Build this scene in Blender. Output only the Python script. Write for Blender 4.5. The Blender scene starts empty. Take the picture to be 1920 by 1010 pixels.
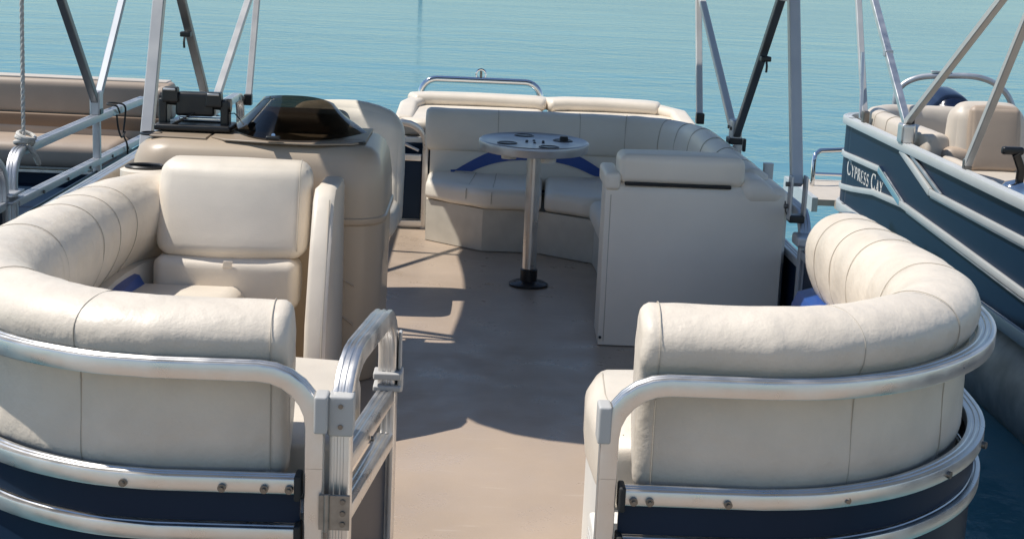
import bpy, bmesh, math, random
from mathutils import Vector as V, Matrix
random.seed(7)
scn = bpy.context.scene
COL = scn.collection
# ------------------------------------------------------------------ camera
def setup_camera():
    p, ro, ya = math.radians(12.17), math.radians(2.56), math.radians(1.7)
    fw = V((math.sin(ya)*math.cos(p), math.cos(ya)*math.cos(p), -math.sin(p)))
    rt = V((math.cos(ya), -math.sin(ya), 0)); dn = fw.cross(rt)
    c, s = math.cos(ro), math.sin(ro)
    R = rt*c - dn*s; D = rt*s + dn*c; U = -D; B = -fw
    cam = bpy.data.cameras.new('camera'); o = bpy.data.objects.new('camera', cam); COL.objects.link(o)
    o.matrix_world = Matrix(((R.x, U.x, B.x, 0), (R.y, U.y, B.y, 0), (R.z, U.z, B.z, 1.54), (0, 0, 0, 1)))
    cam.lens = 52.31; cam.sensor_width = 36; cam.clip_start = .05; cam.clip_end = 9000
    scn.camera = o
setup_camera()
# ------------------------------------------------------------------ light
SUN = V((-.6, .06, 1)).normalized()
w = bpy.data.worlds.new('World'); scn.world = w; w.use_nodes = True
nt = w.node_tree; bg = nt.nodes['Background']; sky = nt.nodes.new('ShaderNodeTexSky')
sky.sky_type = 'NISHITA'; sky.sun_disc = False
sky.sun_elevation = math.asin(SUN.z); sky.sun_rotation = math.atan2(SUN.x, SUN.y)
sky.air_density = 1.0; sky.dust_density = .0; sky.ozone_density = 1.6
nt.links.new(sky.outputs[0], bg.inputs[0]); bg.inputs[1].default_value = .115
sl = bpy.data.lights.new('sun', 'SUN'); sl.energy = 4.7; sl.angle = math.radians(.55); sl.color = (1, .95, .87)
so = bpy.data.objects.new('sun', sl); COL.objects.link(so); so.rotation_euler = SUN.to_track_quat('Z', 'Y').to_euler()
scn.view_settings.view_transform = 'Standard'; scn.view_settings.look = 'None'
scn.view_settings.exposure = 0.08; scn.view_settings.gamma = 1
scn.cycles.caustics_reflective = False

# ------------------------------------------------------------------ materials
def mat(name, col, rough=.5, metal=0, var=0, vscale=6, bump=0, bscale=80, bdist=.002, spec=.5, stretch=(1, 1, 1), rvar=0, coat=0, bump2=0, b2scale=9):
    m = bpy.data.materials.new(name); m.use_nodes = True
    n = m.node_tree.nodes; L = m.node_tree.links.new; b = n['Principled BSDF']
    b.inputs['Base Color'].default_value = (*col, 1); b.inputs['Roughness'].default_value = rough
    b.inputs['Metallic'].default_value = metal; b.inputs['Specular IOR Level'].default_value = spec
    if coat: b.inputs['Coat Weight'].default_value = coat; b.inputs['Coat Roughness'].default_value = .08
    tc = n.new('ShaderNodeNewGeometry'); mp = n.new('ShaderNodeMapping'); L(tc.outputs['Position'], mp.inputs[0])
    mp.inputs['Scale'].default_value = stretch
    def noise(sc, det=4):
        t = n.new('ShaderNodeTexNoise'); t.inputs['Scale'].default_value = sc; t.inputs['Detail'].default_value = det
        L(mp.outputs[0], t.inputs['Vector']); return t
    if var or rvar:
        t = noise(vscale, 5)
        if var:
            r = n.new('ShaderNodeValToRGB'); L(t.outputs['Fac'], r.inputs[0])
            r.color_ramp.elements[0].position = .3; r.color_ramp.elements[1].position = .7
            r.color_ramp.elements[0].color = (*[c*(1-var) for c in col], 1)
            r.color_ramp.elements[1].color = (*[min(1, c*(1+var*.6)) for c in col], 1)
            L(r.outputs[0], b.inputs['Base Color'])
        if rvar:
            mr = n.new('ShaderNodeMapRange'); L(t.outputs['Fac'], mr.inputs[0])
            mr.inputs[1].default_value = .3; mr.inputs[2].default_value = .7
            mr.inputs[3].default_value = max(.02, rough-rvar); mr.inputs[4].default_value = rough+rvar
            L(mr.outputs[0], b.inputs['Roughness'])
    last = None
    for st, sc, ds in ((bump, bscale, bdist), (bump2, b2scale, .02)):
        if st:
            t = noise(sc, 3); bp = n.new('ShaderNodeBump'); bp.inputs['Strength'].default_value = st
            bp.inputs['Distance'].default_value = ds; L(t.outputs['Fac'], bp.inputs['Height'])
            if last: L(last.outputs[0], bp.inputs['Normal'])
            last = bp
    if last: L(last.outputs[0], b.inputs['Normal'])
    return m
M = {}
M['vinyl'] = mat('cream_vinyl', (.74, .66, .555), .42, var=.07, vscale=5, bump=.45, bscale=260, bdist=.001, bump2=.10, b2scale=9, rvar=.08)
M['vinyl_old'] = mat('weathered_vinyl', (.715, .63, .525), .45, var=.10, vscale=7, bump=.45, bscale=220, bdist=.001, bump2=.24, b2scale=20, rvar=.1)
M['vinyl_white'] = mat('white_vinyl', (.80, .735, .63), .42, var=.06, vscale=4, bump=.3, bscale=240, bdist=.001, bump2=.2, b2scale=8)
M['vinyl_light'] = mat('light_vinyl', (.90, .80, .67), .45, var=.06, vscale=3, bump=.3, bscale=240, bdist=.001, bump2=.1, b2scale=5)
M['thread'] = mat('seam_thread', (.48, .43, .355), .7)
M['blue'] = mat('blue_vinyl', (.02, .075, .30), .4, var=.1, bump=.3, bscale=200, bdist=.001)
M['alu'] = mat('brushed_aluminium', (.72, .70, .68), .34, .92, var=.10, vscale=14, bump=.12, bscale=160, bdist=.0006, rvar=.09)
M['alu_dull'] = mat('dull_aluminium', (.55, .56, .58), .46, .8, var=.14, vscale=10, rvar=.1)
M['alu_pole'] = mat('anodised_pole', (.58, .57, .55), .42, .4, var=.06, vscale=8, rvar=.06)
M['alu_dark'] = mat('dark_pole', (.20, .21, .22), .45, .7, var=.1)
M['alu_mid'] = mat('weathered_pole', (.34, .36, .39), .5, .6, var=.1)
M['alu_light'] = mat('pale_trim', (.62, .63, .62), .4, .35, var=.05)
M['chrome'] = mat('polished_steel', (.75, .76, .77), .1, 1)
M['steel'] = mat('bolt_steel', (.22, .20, .18), .4, .9)
M['hinge'] = mat('hinge_steel', (.34, .31, .28), .45, .85, var=.2, vscale=40)
M['plastic'] = mat('grey_plastic', (.50, .49, .47), .5)
M['navy'] = mat('navy_panel', (.010, .024, .050), .38, var=.12, vscale=3, spec=.14)
M['navy2'] = mat('teal_navy_panel', (.0055, .019, .047), .4, var=.08, vscale=3, spec=.15)
M['tan'] = mat('tan_gelcoat', (.46, .37, .275), .38, var=.06, vscale=4, coat=.15)
M['tanv'] = mat('tan_vinyl', (.42, .33, .255), .5, var=.08, vscale=5, bump=.3, bscale=200, bdist=.001)
M['brown'] = mat('brown_vinyl', (.24, .15, .09), .5, var=.08)
M['beigev'] = mat('beige_vinyl', (.58, .51, .43), .45, var=.06, vscale=5, bump=.3, bscale=200, bdist=.001)
M['black'] = mat('black_plastic', (.012, .013, .015), .4, rvar=.1, vscale=20)
M['rubber'] = mat('black_rubber', (.02, .02, .02), .7)
M['dash'] = mat('dark_dash', (.30, .235, .17), .45, var=.1)
M['pod'] = mat('instrument_pod', (.10, .075, .058), .5, var=.1)
M['motor'] = mat('motor_cowl', (.006, .012, .035), .2, coat=.3)
M['white'] = mat('white_paint', (.78, .77, .73), .5, var=.05)
M['base'] = mat('sofa_base', (.58, .54, .46), .5, var=.12, vscale=9, bump=.2, bscale=150, bdist=.001)
M['rope'] = mat('rope', (.62, .59, .54), .9, var=.2, vscale=60)
M['tube'] = mat('pontoon_metal', (.50, .49, .46), .55, .5, var=.3, vscale=7, bump=.25, bscale=22, bdist=.004)
M['canvas'] = mat('grey_canvas', (.16, .15, .14), .9, bump=.3, bscale=300)
M['dock'] = mat('dock_boards', (.40, .32, .25), .8, var=.2, vscale=3, stretch=(1, 6, 1))
M['algae'] = mat('algae', (.35, .28, .06), .9, var=.4, vscale=40)

def deck_mat():
    m = mat('deck_floor', (.44, .345, .265), .34, var=.10, vscale=2.2, bump=.25, bscale=120, bdist=.0015)
    n = m.node_tree.nodes; L = m.node_tree.links.new; b = n['Principled BSDF']
    g = n.new('ShaderNodeNewGeometry')
    t = n.new('ShaderNodeTexNoise'); t.inputs['Scale'].default_value = 4.5; t.inputs['Detail'].default_value = 9; t.inputs['Roughness'].default_value = .68
    L(g.outputs['Position'], t.inputs['Vector'])
    mr = n.new('ShaderNodeMapRange'); L(t.outputs['Fac'], mr.inputs[0])
    for i, v in ((1, .35), (2, .66), (3, .24), (4, .46)): mr.inputs[i].default_value = v
    L(mr.outputs[0], b.inputs['Roughness'])
    # pale scuffs: thin stretched noise
    mp = n.new('ShaderNodeMapping'); mp.inputs['Scale'].default_value = (5, 40, 1); mp.inputs['Rotation'].default_value = (0, 0, .25)
    L(g.outputs['Position'], mp.inputs[0])
    s = n.new('ShaderNodeTexNoise'); s.inputs['Scale'].default_value = 1.0; s.inputs['Detail'].default_value = 6; L(mp.outputs[0], s.inputs['Vector'])
    r = n.new('ShaderNodeValToRGB'); r.color_ramp.elements[0].position = .62; r.color_ramp.elements[1].position = .76
    L(s.outputs['Fac'], r.inputs[0])
    mx = n.new('ShaderNodeMixRGB'); src = b.inputs['Base Color'].links[0].from_socket
    L(src, mx.inputs[1]); mx.inputs[2].default_value = (.66, .58, .50, 1)
    ml = n.new('ShaderNodeMath'); ml.operation = 'MULTIPLY'; ml.inputs[1].default_value = .32; L(r.outputs[0], ml.inputs[0]); L(ml.outputs[0], mx.inputs[0])
    L(mx.outputs[0], b.inputs['Base Color'])
    return m
M['deck'] = deck_mat()

def water_mat():
    m = bpy.data.materials.new('lake_water'); m.use_nodes = True
    n = m.node_tree.nodes; L = m.node_tree.links.new; b = n['Principled BSDF']
    b.inputs['Roughness'].default_value = .07; b.inputs['IOR'].default_value = 1.33
    b.inputs['Specular IOR Level'].default_value = .27
    b.inputs['Specular Tint'].default_value = (.58, .85, 1, 1)
    g = n.new('ShaderNodeNewGeometry')
    def noise(scale, st, det, rot=0):
        mp = n.new('ShaderNodeMapping'); mp.inputs['Scale'].default_value = st; mp.inputs['Rotation'].default_value = (0, 0, rot); L(g.outputs['Position'], mp.inputs[0])
        t = n.new('ShaderNodeTexNoise'); t.inputs['Scale'].default_value = scale; t.inputs['Detail'].default_value = det
        L(mp.outputs[0], t.inputs['Vector']); return t
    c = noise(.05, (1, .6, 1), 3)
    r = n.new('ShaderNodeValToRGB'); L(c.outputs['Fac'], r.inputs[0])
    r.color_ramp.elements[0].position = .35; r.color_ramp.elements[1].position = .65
    r.color_ramp.elements[0].color = (.068, .205, .255, 1); r.color_ramp.elements[1].color = (.088, .232, .272, 1)  # broad colour patches: murky water, with patchy sky reflection painted in
    last = None
    for sc, st, det, rot, S, D in ((.7, (.5, 1, 1), 3, .2, .3, .14), (2.6, (.8, 1, 1), 5, -.15, .36, .08), (9, (.9, 1, 1), 3, .1, .40, .03)):
        t = noise(sc, st, det, rot); bp = n.new('ShaderNodeBump'); bp.inputs['Strength'].default_value = S; bp.inputs['Distance'].default_value = D
        if sc > 1:
            pt = noise(.22 if sc < 5 else .5, (.35, 1, 1), 2, .3); pm = n.new('ShaderNodeMapRange'); L(pt.outputs['Fac'], pm.inputs[0])
            pm.inputs[1].default_value = .35; pm.inputs[2].default_value = .65; pm.inputs[3].default_value = .25*S; pm.inputs[4].default_value = min(1, 1.25*S)
            L(pm.outputs[0], bp.inputs['Strength'])
        L(t.outputs['Fac'], bp.inputs['Height'])
        if last: L(last.outputs[0], bp.inputs['Normal'])
        last = bp
    # milky lake: scattering body colour under a rippled gloss that grows towards grazing view
    n.remove(b); df = n.new('ShaderNodeBsdfDiffuse'); gl = n.new('ShaderNodeBsdfGlossy'); gl.inputs['Roughness'].default_value = .09
    gl.inputs['Color'].default_value = (.80, .93, 1, 1)
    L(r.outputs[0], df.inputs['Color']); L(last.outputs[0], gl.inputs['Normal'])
    lw = n.new('ShaderNodeLayerWeight'); L(last.outputs[0], lw.inputs['Normal'])
    pw = n.new('ShaderNodeMath'); pw.operation = 'POWER'; pw.inputs[1].default_value = 4; L(lw.outputs['Facing'], pw.inputs[0])
    ma = n.new('ShaderNodeMath'); ma.operation = 'MULTIPLY_ADD'; ma.inputs[1].default_value = .50; ma.inputs[2].default_value = .03; L(pw.outputs[0], ma.inputs[0])
    mx = n.new('ShaderNodeMixShader'); L(ma.outputs[0], mx.inputs[0]); L(df.outputs[0], mx.inputs[1]); L(gl.outputs[0], mx.inputs[2])
    L(mx.outputs[0], n['Material Output'].inputs[0])
    return m
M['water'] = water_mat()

def smoke_mat():
    m = bpy.data.materials.new('smoked_acrylic'); m.use_nodes = True
    n = m.node_tree.nodes; L = m.node_tree.links.new; n.remove(n['Principled BSDF'])
    tr = n.new('ShaderNodeBsdfTransparent'); tr.inputs[0].default_value = (.33, .31, .28, 1)
    gl = n.new('ShaderNodeBsdfGlossy'); gl.inputs['Roughness'].default_value = .06
    fr = n.new('ShaderNodeLayerWeight'); pw = n.new('ShaderNodeMath'); pw.operation = 'POWER'; pw.inputs[1].default_value = 4; L(fr.outputs['Facing'], pw.inputs[0])
    ad = n.new('ShaderNodeMath'); ad.operation = 'MULTIPLY_ADD'; ad.inputs[1].default_value = .7; ad.inputs[2].default_value = .04; L(pw.outputs[0], ad.inputs[0])
    mx = n.new('ShaderNodeMixShader'); L(ad.outputs[0], mx.inputs[0]); L(tr.outputs[0], mx.inputs[1]); L(gl.outputs[0], mx.inputs[2])
    L(mx.outputs[0], n['Material Output'].inputs[0]); return m
M['smoke'] = smoke_mat()

# ------------------------------------------------------------------ mesh helpers
ORG = {}
def thing(name, label, cat, loc=(0, 0, 0), group=None):
    o = bpy.data.objects.new(name, None); COL.objects.link(o); o.location = loc; ORG[o] = V(loc)
    o.empty_display_size = .1
    o['label'] = label; o['category'] = cat
    if group: o['group'] = group
    return o
def rr(w_, h_, r, n=4):
    pts = []
    for cx, cy, a0 in ((w_/2-r, h_/2-r, 0), (-w_/2+r, h_/2-r, 90), (-w_/2+r, -h_/2+r, 180), (w_/2-r, -h_/2+r, 270)):
        for i in range(n+1):
            a = math.radians(a0+90*i/n); pts.append((cx+r*math.cos(a), cy+r*math.sin(a)))
    return pts
def circ(r, n=12): return [(r*math.cos(2*math.pi*i/n), r*math.sin(2*math.pi*i/n)) for i in range(n)]
def rail_prof(w_, h_):
    """square tube with two shallow flutes on each of its four faces"""
    a, b, d = w_/2, h_/2, .0022; k = .2
    pts = []
    def side(p, q, nrm):
        for t, e in (((.10, 0), (.26, 0), (.31, -d), (.41, -d), (.46, 0), (.56, 0), (.61, -d), (.71, -d), (.76, 0), (.90, 0)) if nrm[1] else ((.10, 0), (.5, 0), (.90, 0))):
            pts.append((p[0]+(q[0]-p[0])*t+nrm[0]*e, p[1]+(q[1]-p[1])*t+nrm[1]*e))
    def corner(c, nx, ny):
        r = min(w_, h_)*.10; pts.append((c[0]-nx*r*.3, c[1]-ny*r*.3))
    side((a, -b), (a, b), (1, 0)); corner((a, b), 1, 1)
    side((a, b), (-a, b), (0, 1)); corner((-a, b), -1, 1)
    side((-a, b), (-a, -b), (-1, 0)); corner((-a, -b), -1, -1)
    side((-a, -b), (a, -b), (0, -1)); corner((a, -b), 1, -1)
    return pts
def spline(pts, n=8, closed=False):
    P = [V(p) if len(p) == 3 else V((p[0], p[1], 0)) for p in pts]; out = []; N = len(P)
    for i in range(N if closed else N-1):
        g = (lambda k: P[k % N]) if closed else (lambda k: P[min(max(k, 0), N-1)])
        a, b, c, d = g(i-1), g(i), g(i+1), g(i+2)
        for j in range(n):
            t = j/n
            out.append(.5*((2*b)+(c-a)*t+(2*a-5*b+4*c-d)*t*t+(3*b-a-3*c+d)*t**3))
    if not closed: out.append(P[-1])
    return out
def frames(path, v0):
    n = len(path); fr = []; v = V(v0).normalized(); pt = None
    for i in range(n):
        t = (path[min(i+1, n-1)]-path[max(i-1, 0)]).normalized()
        if pt is not None:
            ax = pt.cross(t)
            if ax.length > 1e-7: v = Matrix.Rotation(pt.angle(t), 3, ax.normalized()) @ v
        v = (v-t*v.dot(t)).normalized(); fr.append((t, t.cross(v), v)); pt = t
    return fr
class G:
    def __init__(s): s.v = []; s.f = []
    def ring(s, pts): b = len(s.v); s.v.extend([V(p) for p in pts]); return list(range(b, len(s.v)))
    def bridge(s, a, b):
        n = len(a)
        for i in range(n): s.f.append((a[i], a[(i+1) % n], b[(i+1) % n], b[i]))
    def loft(s, rings, cap=True):
        R = [s.ring(r) for r in rings]
        for a, b in zip(R, R[1:]): s.bridge(a, b)
        if cap: s.f.append(tuple(reversed(R[0]))); s.f.append(tuple(R[-1]))
        return s
    def sweep(s, path, prof, v0=(0, 0, 1), rnd=0, scl=None):
        path = [V(p) for p in path]; fr = frames(path, v0); rings = []
        cx = sum(p[0] for p in prof)/len(prof); cy = sum(p[1] for p in prof)/len(prof)
        w_ = max(p[0] for p in prof)-min(p[0] for p in prof); h_ = max(p[1] for p in prof)-min(p[1] for p in prof)
        def mk(i, off=0, ins=0, k=1):
            t, u, v = fr[i]; o = path[i]+t*off
            sx = k*(1-2*ins/w_); sy = k*(1-2*ins/h_)
            return [o+u*(cx+(p[0]-cx)*sx)+v*(cy+(p[1]-cy)*sy) for p in prof]
        n = len(path)
        if rnd:
            for a in (90, 68, 45, 22): rings.append(mk(0, -rnd*math.sin(math.radians(a)), rnd*(1-math.cos(math.radians(a)))))
        for i in range(n): rings.append(mk(i, 0, 0, scl[i] if scl else 1))
        if rnd:
            for a in (22, 45, 68, 90): rings.append(mk(n-1, rnd*math.sin(math.radians(a)), rnd*(1-math.cos(math.radians(a)))))
        return s.loft(rings)
    def tube(s, path, r, n=10, v0=None):
        path = [V(p) for p in path]; t = path[1]-path[0]
        if v0 is None: v0 = (0, 0, 1) if abs(t.normalized().z) < .9 else (1, 0, 0)
        return s.sweep(path, circ(r, n), v0)
    def box(s, a, b, r=0):
        a, b = V(a), V(b); c = (a+b)/2; d = b-a
        if not r:
            s.loft([[(x, y, z) for x, y in ((a.x, a.y), (b.x, a.y), (b.x, b.y), (a.x, b.y))] for z in (a.z, b.z)]); return s
        return s.rbox(c, d, r)
    def rbox(s, c, d, r, k=4, m=5, puff=0, fn=None):
        h = [d[0]/2, d[1]/2, d[2]/2]; r = min(r, *[x*.98 for x in h])
        def axis(H):
            L = [-H+r*(1-math.cos(math.pi/2*i/k)) for i in range(k)]
            I = [-(H-r)+2*(H-r)*i/m for i in range(m+1)]
            return L+I+[-x for x in reversed(L)]
        A = [axis(x) for x in h]; idx = {}
        def vid(p):
            key = tuple(round(x, 5) for x in p)
            if key in idx: return idx[key]
            q = V([max(-(h[i]-r), min(h[i]-r, p[i])) for i in range(3)]); dd = V(p)-q
            if dd.length > 1e-9: q = q+dd.normalized()*r
            if puff:
                n_ = [p[i]/h[i] for i in range(3)]
                for i in range(3):
                    o = [j for j in range(3) if j != i]
                    q[i] += n_[i]**3*puff*(1-n_[o[0]]**2)*(1-n_[o[1]]**2)
            if fn: q = V(fn(q))
            s.v.append(V(c)+q); idx[key] = len(s.v)-1; return idx[key]
        for ax in range(3):
            a1, a2 = [(1, 2), (2, 0), (0, 1)][ax]
            for sg in (-1, 1):
                for i in range(len(A[a1])-1):
                    for j in range(len(A[a2])-1):
                        q = []
                        for (ii, jj) in ((i, j), (i+1, j), (i+1, j+1), (i, j+1)):
                            p = [0, 0, 0]; p[ax] = sg*h[ax]; p[a1] = A[a1][ii]; p[a2] = A[a2][jj]; q.append(vid(p))
                        if len(set(q)) == 4: s.f.append(tuple(q))
        return s
    def prism(s, poly, z0, z1, r=0, rb=0, n=4):
        """polygon (x,y) extruded in z with rounded top (r) and bottom (rb) edges"""
        P = [V((p[0], p[1])) for p in poly]
        if sum(P[i].x*P[(i+1) % len(P)].y-P[(i+1) % len(P)].x*P[i].y for i in range(len(P))) < 0: P.reverse()
        def inset(d):
            out = []; N = len(P)
            for i in range(N):
                a, b, c = P[i-1], P[i], P[(i+1) % N]; e1 = (b-a).normalized(); e2 = (c-b).normalized()
                n1 = V((-e1.y, e1.x)); n2 = V((-e2.y, e2.x)); m_ = n1+n2
                k = max(.35, 1+n1.dot(n2)); out.append(b+m_*(d/k))
            return out
        rings = []
        def add(ins, z): rings.append([(p.x, p.y, z) for p in inset(ins)])
        if rb:
            for i in range(n): a = math.pi/2*i/n; add(rb*(1-math.sin(a)), z0+rb*(1-math.cos(a)))
        add(0, z0+rb); 
        if z1-z0 > r+rb+1e-5 : add(0, z1-r)
        if r:
            for i in range(1, n+1): a = math.pi/2*i/n; add(r*(1-math.cos(a)), z1-r+r*math.sin(a))
        s.loft(rings); return s
    def cyl(s, c, ax, r, L, n=14, r2=None):
        ax = V(ax).normalized(); u = ax.orthogonal().normalized(); w_ = ax.cross(u); c = V(c); r2 = r if r2 is None else r2
        s.loft([[c+ax*t+(u*math.cos(2*math.pi*i/n)+w_*math.sin(2*math.pi*i/n))*q for i in range(n)] for t, q in ((0, r), (L, r2))]); return s
    def lathe(s, c, prof, n=32, sx=1, sy=1):
        c = V(c); s.loft([[(c.x+r*sx*math.cos(2*math.pi*i/n), c.y+r*sy*math.sin(2*math.pi*i/n), c.z+z) for i in range(n)] for r, z in prof]); return s
    def jitter(s, amp, sc=9):
        from mathutils import noise
        for i, v in enumerate(s.v): s.v[i] = v+noise.noise_vector(v*sc)*amp
        return s
    def mirror(s):
        for v in s.v: v.x = -v.x
        return s
    def build(s, name, m, parent=None, smooth=True, label=None, angle=38):
        root = parent
        while root is not None and root not in ORG: root = root.parent
        off = ORG[root] if root is not None else V((0, 0, 0))
        me = bpy.data.meshes.new(name); me.from_pydata([v-off for v in s.v], [], s.f)
        bm = bmesh.new(); bm.from_mesh(me); bmesh.ops.recalc_face_normals(bm, faces=bm.faces)
        for f in bm.faces: f.smooth = smooth
        if smooth:
            ca = math.radians(angle)
            for e in bm.edges:
                if len(e.link_faces) == 2 and e.calc_face_angle(0) > ca: e.smooth = False
        bm.to_mesh(me); bm.free()
        me.materials.append(M[m] if isinstance(m, str) else m)
        o = bpy.data.objects.new(name, me); COL.objects.link(o)
        if parent is not None: o.parent = parent
        if label: o['label'] = label
        return o
def struct(o): o['kind'] = 'structure'; return o
def stag(o, label, cat, group=None):
    o['label'] = label; o['category'] = cat
    if group: o['group'] = group
    return o
def P3(pts, z): return [V((p[0], p[1], z)) for p in pts]

# ------------------------------------------------------------------ setting: water, dock
ZW = -.5
g = G(); S = 4000
g.v = [V((-S, -S, ZW)), V((S, -S, ZW)), V((S, S, ZW)), V((-S, S, ZW))]; g.f = [(0, 1, 2, 3)]
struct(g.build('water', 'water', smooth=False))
dk = struct(G().box((-7, -3.2, -.25), (7, 2.25, -.17)).build('dock', 'dock', smooth=False))
for i in range(31):
    y = -3.16+i*.175
    G().box((-7, y, -.168), (7, y+.165, -.128)).build('plank', 'dock', dk, smooth=False)

# ------------------------------------------------------------------ our pontoon boat: deck, tubes, fences
boat = thing('pontoon_boat', 'open pontoon boat with tan deck, navy side panels and aluminium rails, filling the foreground', 'boat', (0, 5.5, 0))
HW = 1.285
star = [(.62, 2.87), (.76, 2.895), (.93, 2.98), (1.08, 3.12), (1.19, 3.29), (1.26, 3.50), (HW, 3.78)]
bow = [(p.x, p.y) for p in spline(star, 6)]
deckpoly = [(-.32, 2.83), (.32, 2.83)]+[(x+.02*(x/HW), y-.03) for x, y in bow]+[(HW+.02, 8.35), (-HW-.02, 8.35)]+[(-x-.02*(x/HW), y-.03) for x, y in reversed(bow)]
G().prism(deckpoly, -.055, 0).build('deck', 'deck', boat, smooth=False)
G().prism([(-1.1, 8.36), (1.3, 8.36), (1.3, 9.45), (-1.1, 9.45)], -.06, -.004).build('swim_platform', 'tan', boat, smooth=False)
for sx in (-1, 1):
    G().sweep([(sx*.88, 2.45, -.28), (sx*.88, 2.7, -.36), (sx*.88, 3.1, -.40), (sx*.88, 8.9, -.40)], circ(.30, 20), scl=[.25, .75, 1, 1]).build('pontoon', 'tube', boat)
RP = rail_prof(.044, .037)
RS = rail_prof(.042, .033)
def bow_rail(z, sx, y_end, loop):
    """rail from the gate post round the bow, along the side"""
    if loop:
        pth = [V((.297, 2.87, .50)), V((.297, 2.87, .585))]
        for a in (15, 30, 45, 60, 75, 90):
            t = math.radians(a); pth.append(V((.297+.115*(1-math.cos(t)), 2.87, .585+(z-.585)*math.sin(t))))
        v0 = (-1, 0, 0)
    else:
        pth = [V((.335, 2.872, z))]; v0 = (0, 0, 1)
    pth.append(V((.52, 2.87, z)))
    pth += [V((x, y, z)) for x, y in bow]
    if loop:
        pth += [V((HW, 4.0, z)), V((HW, y_end-.35, z)), V((HW, y_end-.14, z))]
        for a in (15, 30, 45, 60, 75, 90):
            t = math.radians(a); pth.append(V((HW, y_end-.14+.14*math.sin(t), z-.12*(1-math.cos(t)))))
        pth.append(V((HW, y_end, .02)))
    else:
        pth += [V((HW, 4.0, z)), V((HW, y_end-.03, z))]
    g = G().sweep(pth, RP if loop else RS, v0)
    if sx < 0: g.mirror()
    return g
def side_panel(z0, z1, sx, y_end):
    pts = [(.325, 2.874), (.5, 2.872)]+bow+[(HW, 4.2), (HW, y_end-.03)]
    g = G().sweep(P3(pts, (z0+z1)/2), [(-.004, -(z1-z0)/2), (.004, -(z1-z0)/2), (.004, (z1-z0)/2), (-.004, (z1-z0)/2)])
    if sx < 0: g.mirror()
    return g
for sx, ye in ((1, 5.1), (-1, 8.2)):
    bow_rail(.695, sx, ye, True).build('top_rail', 'alu', boat)
    bow_rail(.459, sx, ye, False).build('middle_rail', 'alu', boat)
    bow_rail(.352, sx, ye, False).build('lower_rail', 'alu', boat)
    bow_rail(.028, sx, ye, False).build('bottom_rail', 'alu', boat)
    side_panel(.375, .437, sx, ye).build('fence_panel', 'navy', boat)
    side_panel(.052, .329, sx, ye).build('fence_panel', 'navy', boat)
    # gate post with a cast cap
    G().sweep([(sx*.297, 2.87, 0), (sx*.297, 2.87, .4995)], RP, (-sx, 0, 0)).build('gate_post', 'alu', boat)
    G().rbox((sx*.284, 2.866, .615), (.027, .056, .078), .005).build('post_cap', 'plastic', boat)
    # rubber end pads where the rails meet the post
    for z in (.459, .352): G().rbox((sx*.328, 2.862, z), (.014, .05, .054), .005).build('rubber_pad', 'rubber', boat)
    # bolts
    for x in ((.352, .385, .545, .80) if sx > 0 else (.345, .395, .48, .68)):
        yb = 2.87 if x < .6 else 2.87+.11*((x-.6)/.33)**1.6
        G().cyl((sx*x, yb-.019, .455), (0, -1, 0), .0085, .011, 12).build('bolt', 'steel', boat)
        G().cyl((sx*x, yb-.030, .455), (0, -1, 0), .0045, .006, 8).build('bolt', 'steel', boat)
    for k in (1.05, 1.2):
        G().cyl((sx*k, 2.98+.0 if k < 1 else (3.09 if k < 1.1 else 3.305), .455), (sx*.75, -.66, 0), .0085, .03, 12).build('bolt', 'steel', boat)
    # inner fence posts
    for y in (3.9,)+((6.4, 7.2) if sx > 0 else (5.4, 6.4, 7.2)):
        G().sweep([(sx*HW, y, .02), (sx*HW, y, .675)], rr(.04, .04, .004, 2), (0, 1, 0)).build('fence_post', 'alu_dull', boat)
# starboard aft fence section
def aft_loop(z, ):
    p = [V((HW, 5.58, .02)), V((HW, 5.58, z-.14))]
    for a in (15, 30, 45, 60, 75, 90):
        t = math.radians(a); p.append(V((HW, 5.58+.13*(1-math.cos(t)), z-.14+.14*math.sin(t))))
    return p+[V((HW, 6.4, z)), V((HW, 7.9, z)), V((HW-.06, 8.12, z)), V((HW-.22, 8.24, z)), V((.6, 8.27, z)), V((.0, 8.27, z))]
G().sweep(aft_loop(.585), RP, (0, -1, 0)).build('top_rail', 'alu_dull', boat)
G().sweep([(HW, 5.60, .40), (HW, 7.9, .40)], RS).build('middle_rail', 'alu_dull', boat)
G().box((HW-.004, 5.61, .05), (HW+.004, 7.95, .375)).build('fence_panel', 'navy', boat, smooth=False)
# side gate between the two starboard sections
G().box((HW-.002, 5.14, .05), (HW+.006, 5.55, .42)).build('fence_panel', 'navy', boat, smooth=False)
G().box((HW-.02, 5.13, .425), (HW+.02, 5.55, .46), .006).build('middle_rail', 'alu_dull', boat)
for y in (5.115, 5.545): G().rbox((HW-.01, y+.01, .50), (.075, .11, .045), .012).build('gate_bracket', 'alu_dull', boat)
# stern fence beside the helm with its rounded gate end
pth = [V((-.262, 8.14, .0)), V((-.262, 8.14, .46))]+[V((-.262-.12*(1-math.cos(math.radians(a))), 8.14, .46+.12*math.sin(math.radians(a)))) for a in (15, 30, 45, 60, 75, 90)]+[V((-.9, 8.14, .58)), V((-1.2, 8.14, .58))]
G().sweep(pth, RS, (1, 0, 0)).build('stern_rail', 'alu', boat)
G().box((-1.2, 8.12, .375), (-.284, 8.155, .41), .004).build('middle_rail', 'alu', boat)
G().box((-1.2, 8.135, .05), (-.284, 8.143, .374)).build('fence_panel', 'navy', boat, smooth=False)
G().box((-1.2, 8.118, .008), (-.27, 8.158, .045), .004).build('bottom_rail', 'alu', boat)
G().tube([(-.60, 8.14, .56), (-.30, 8.14, .43)], .008).build('brace', 'alu', boat)

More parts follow.
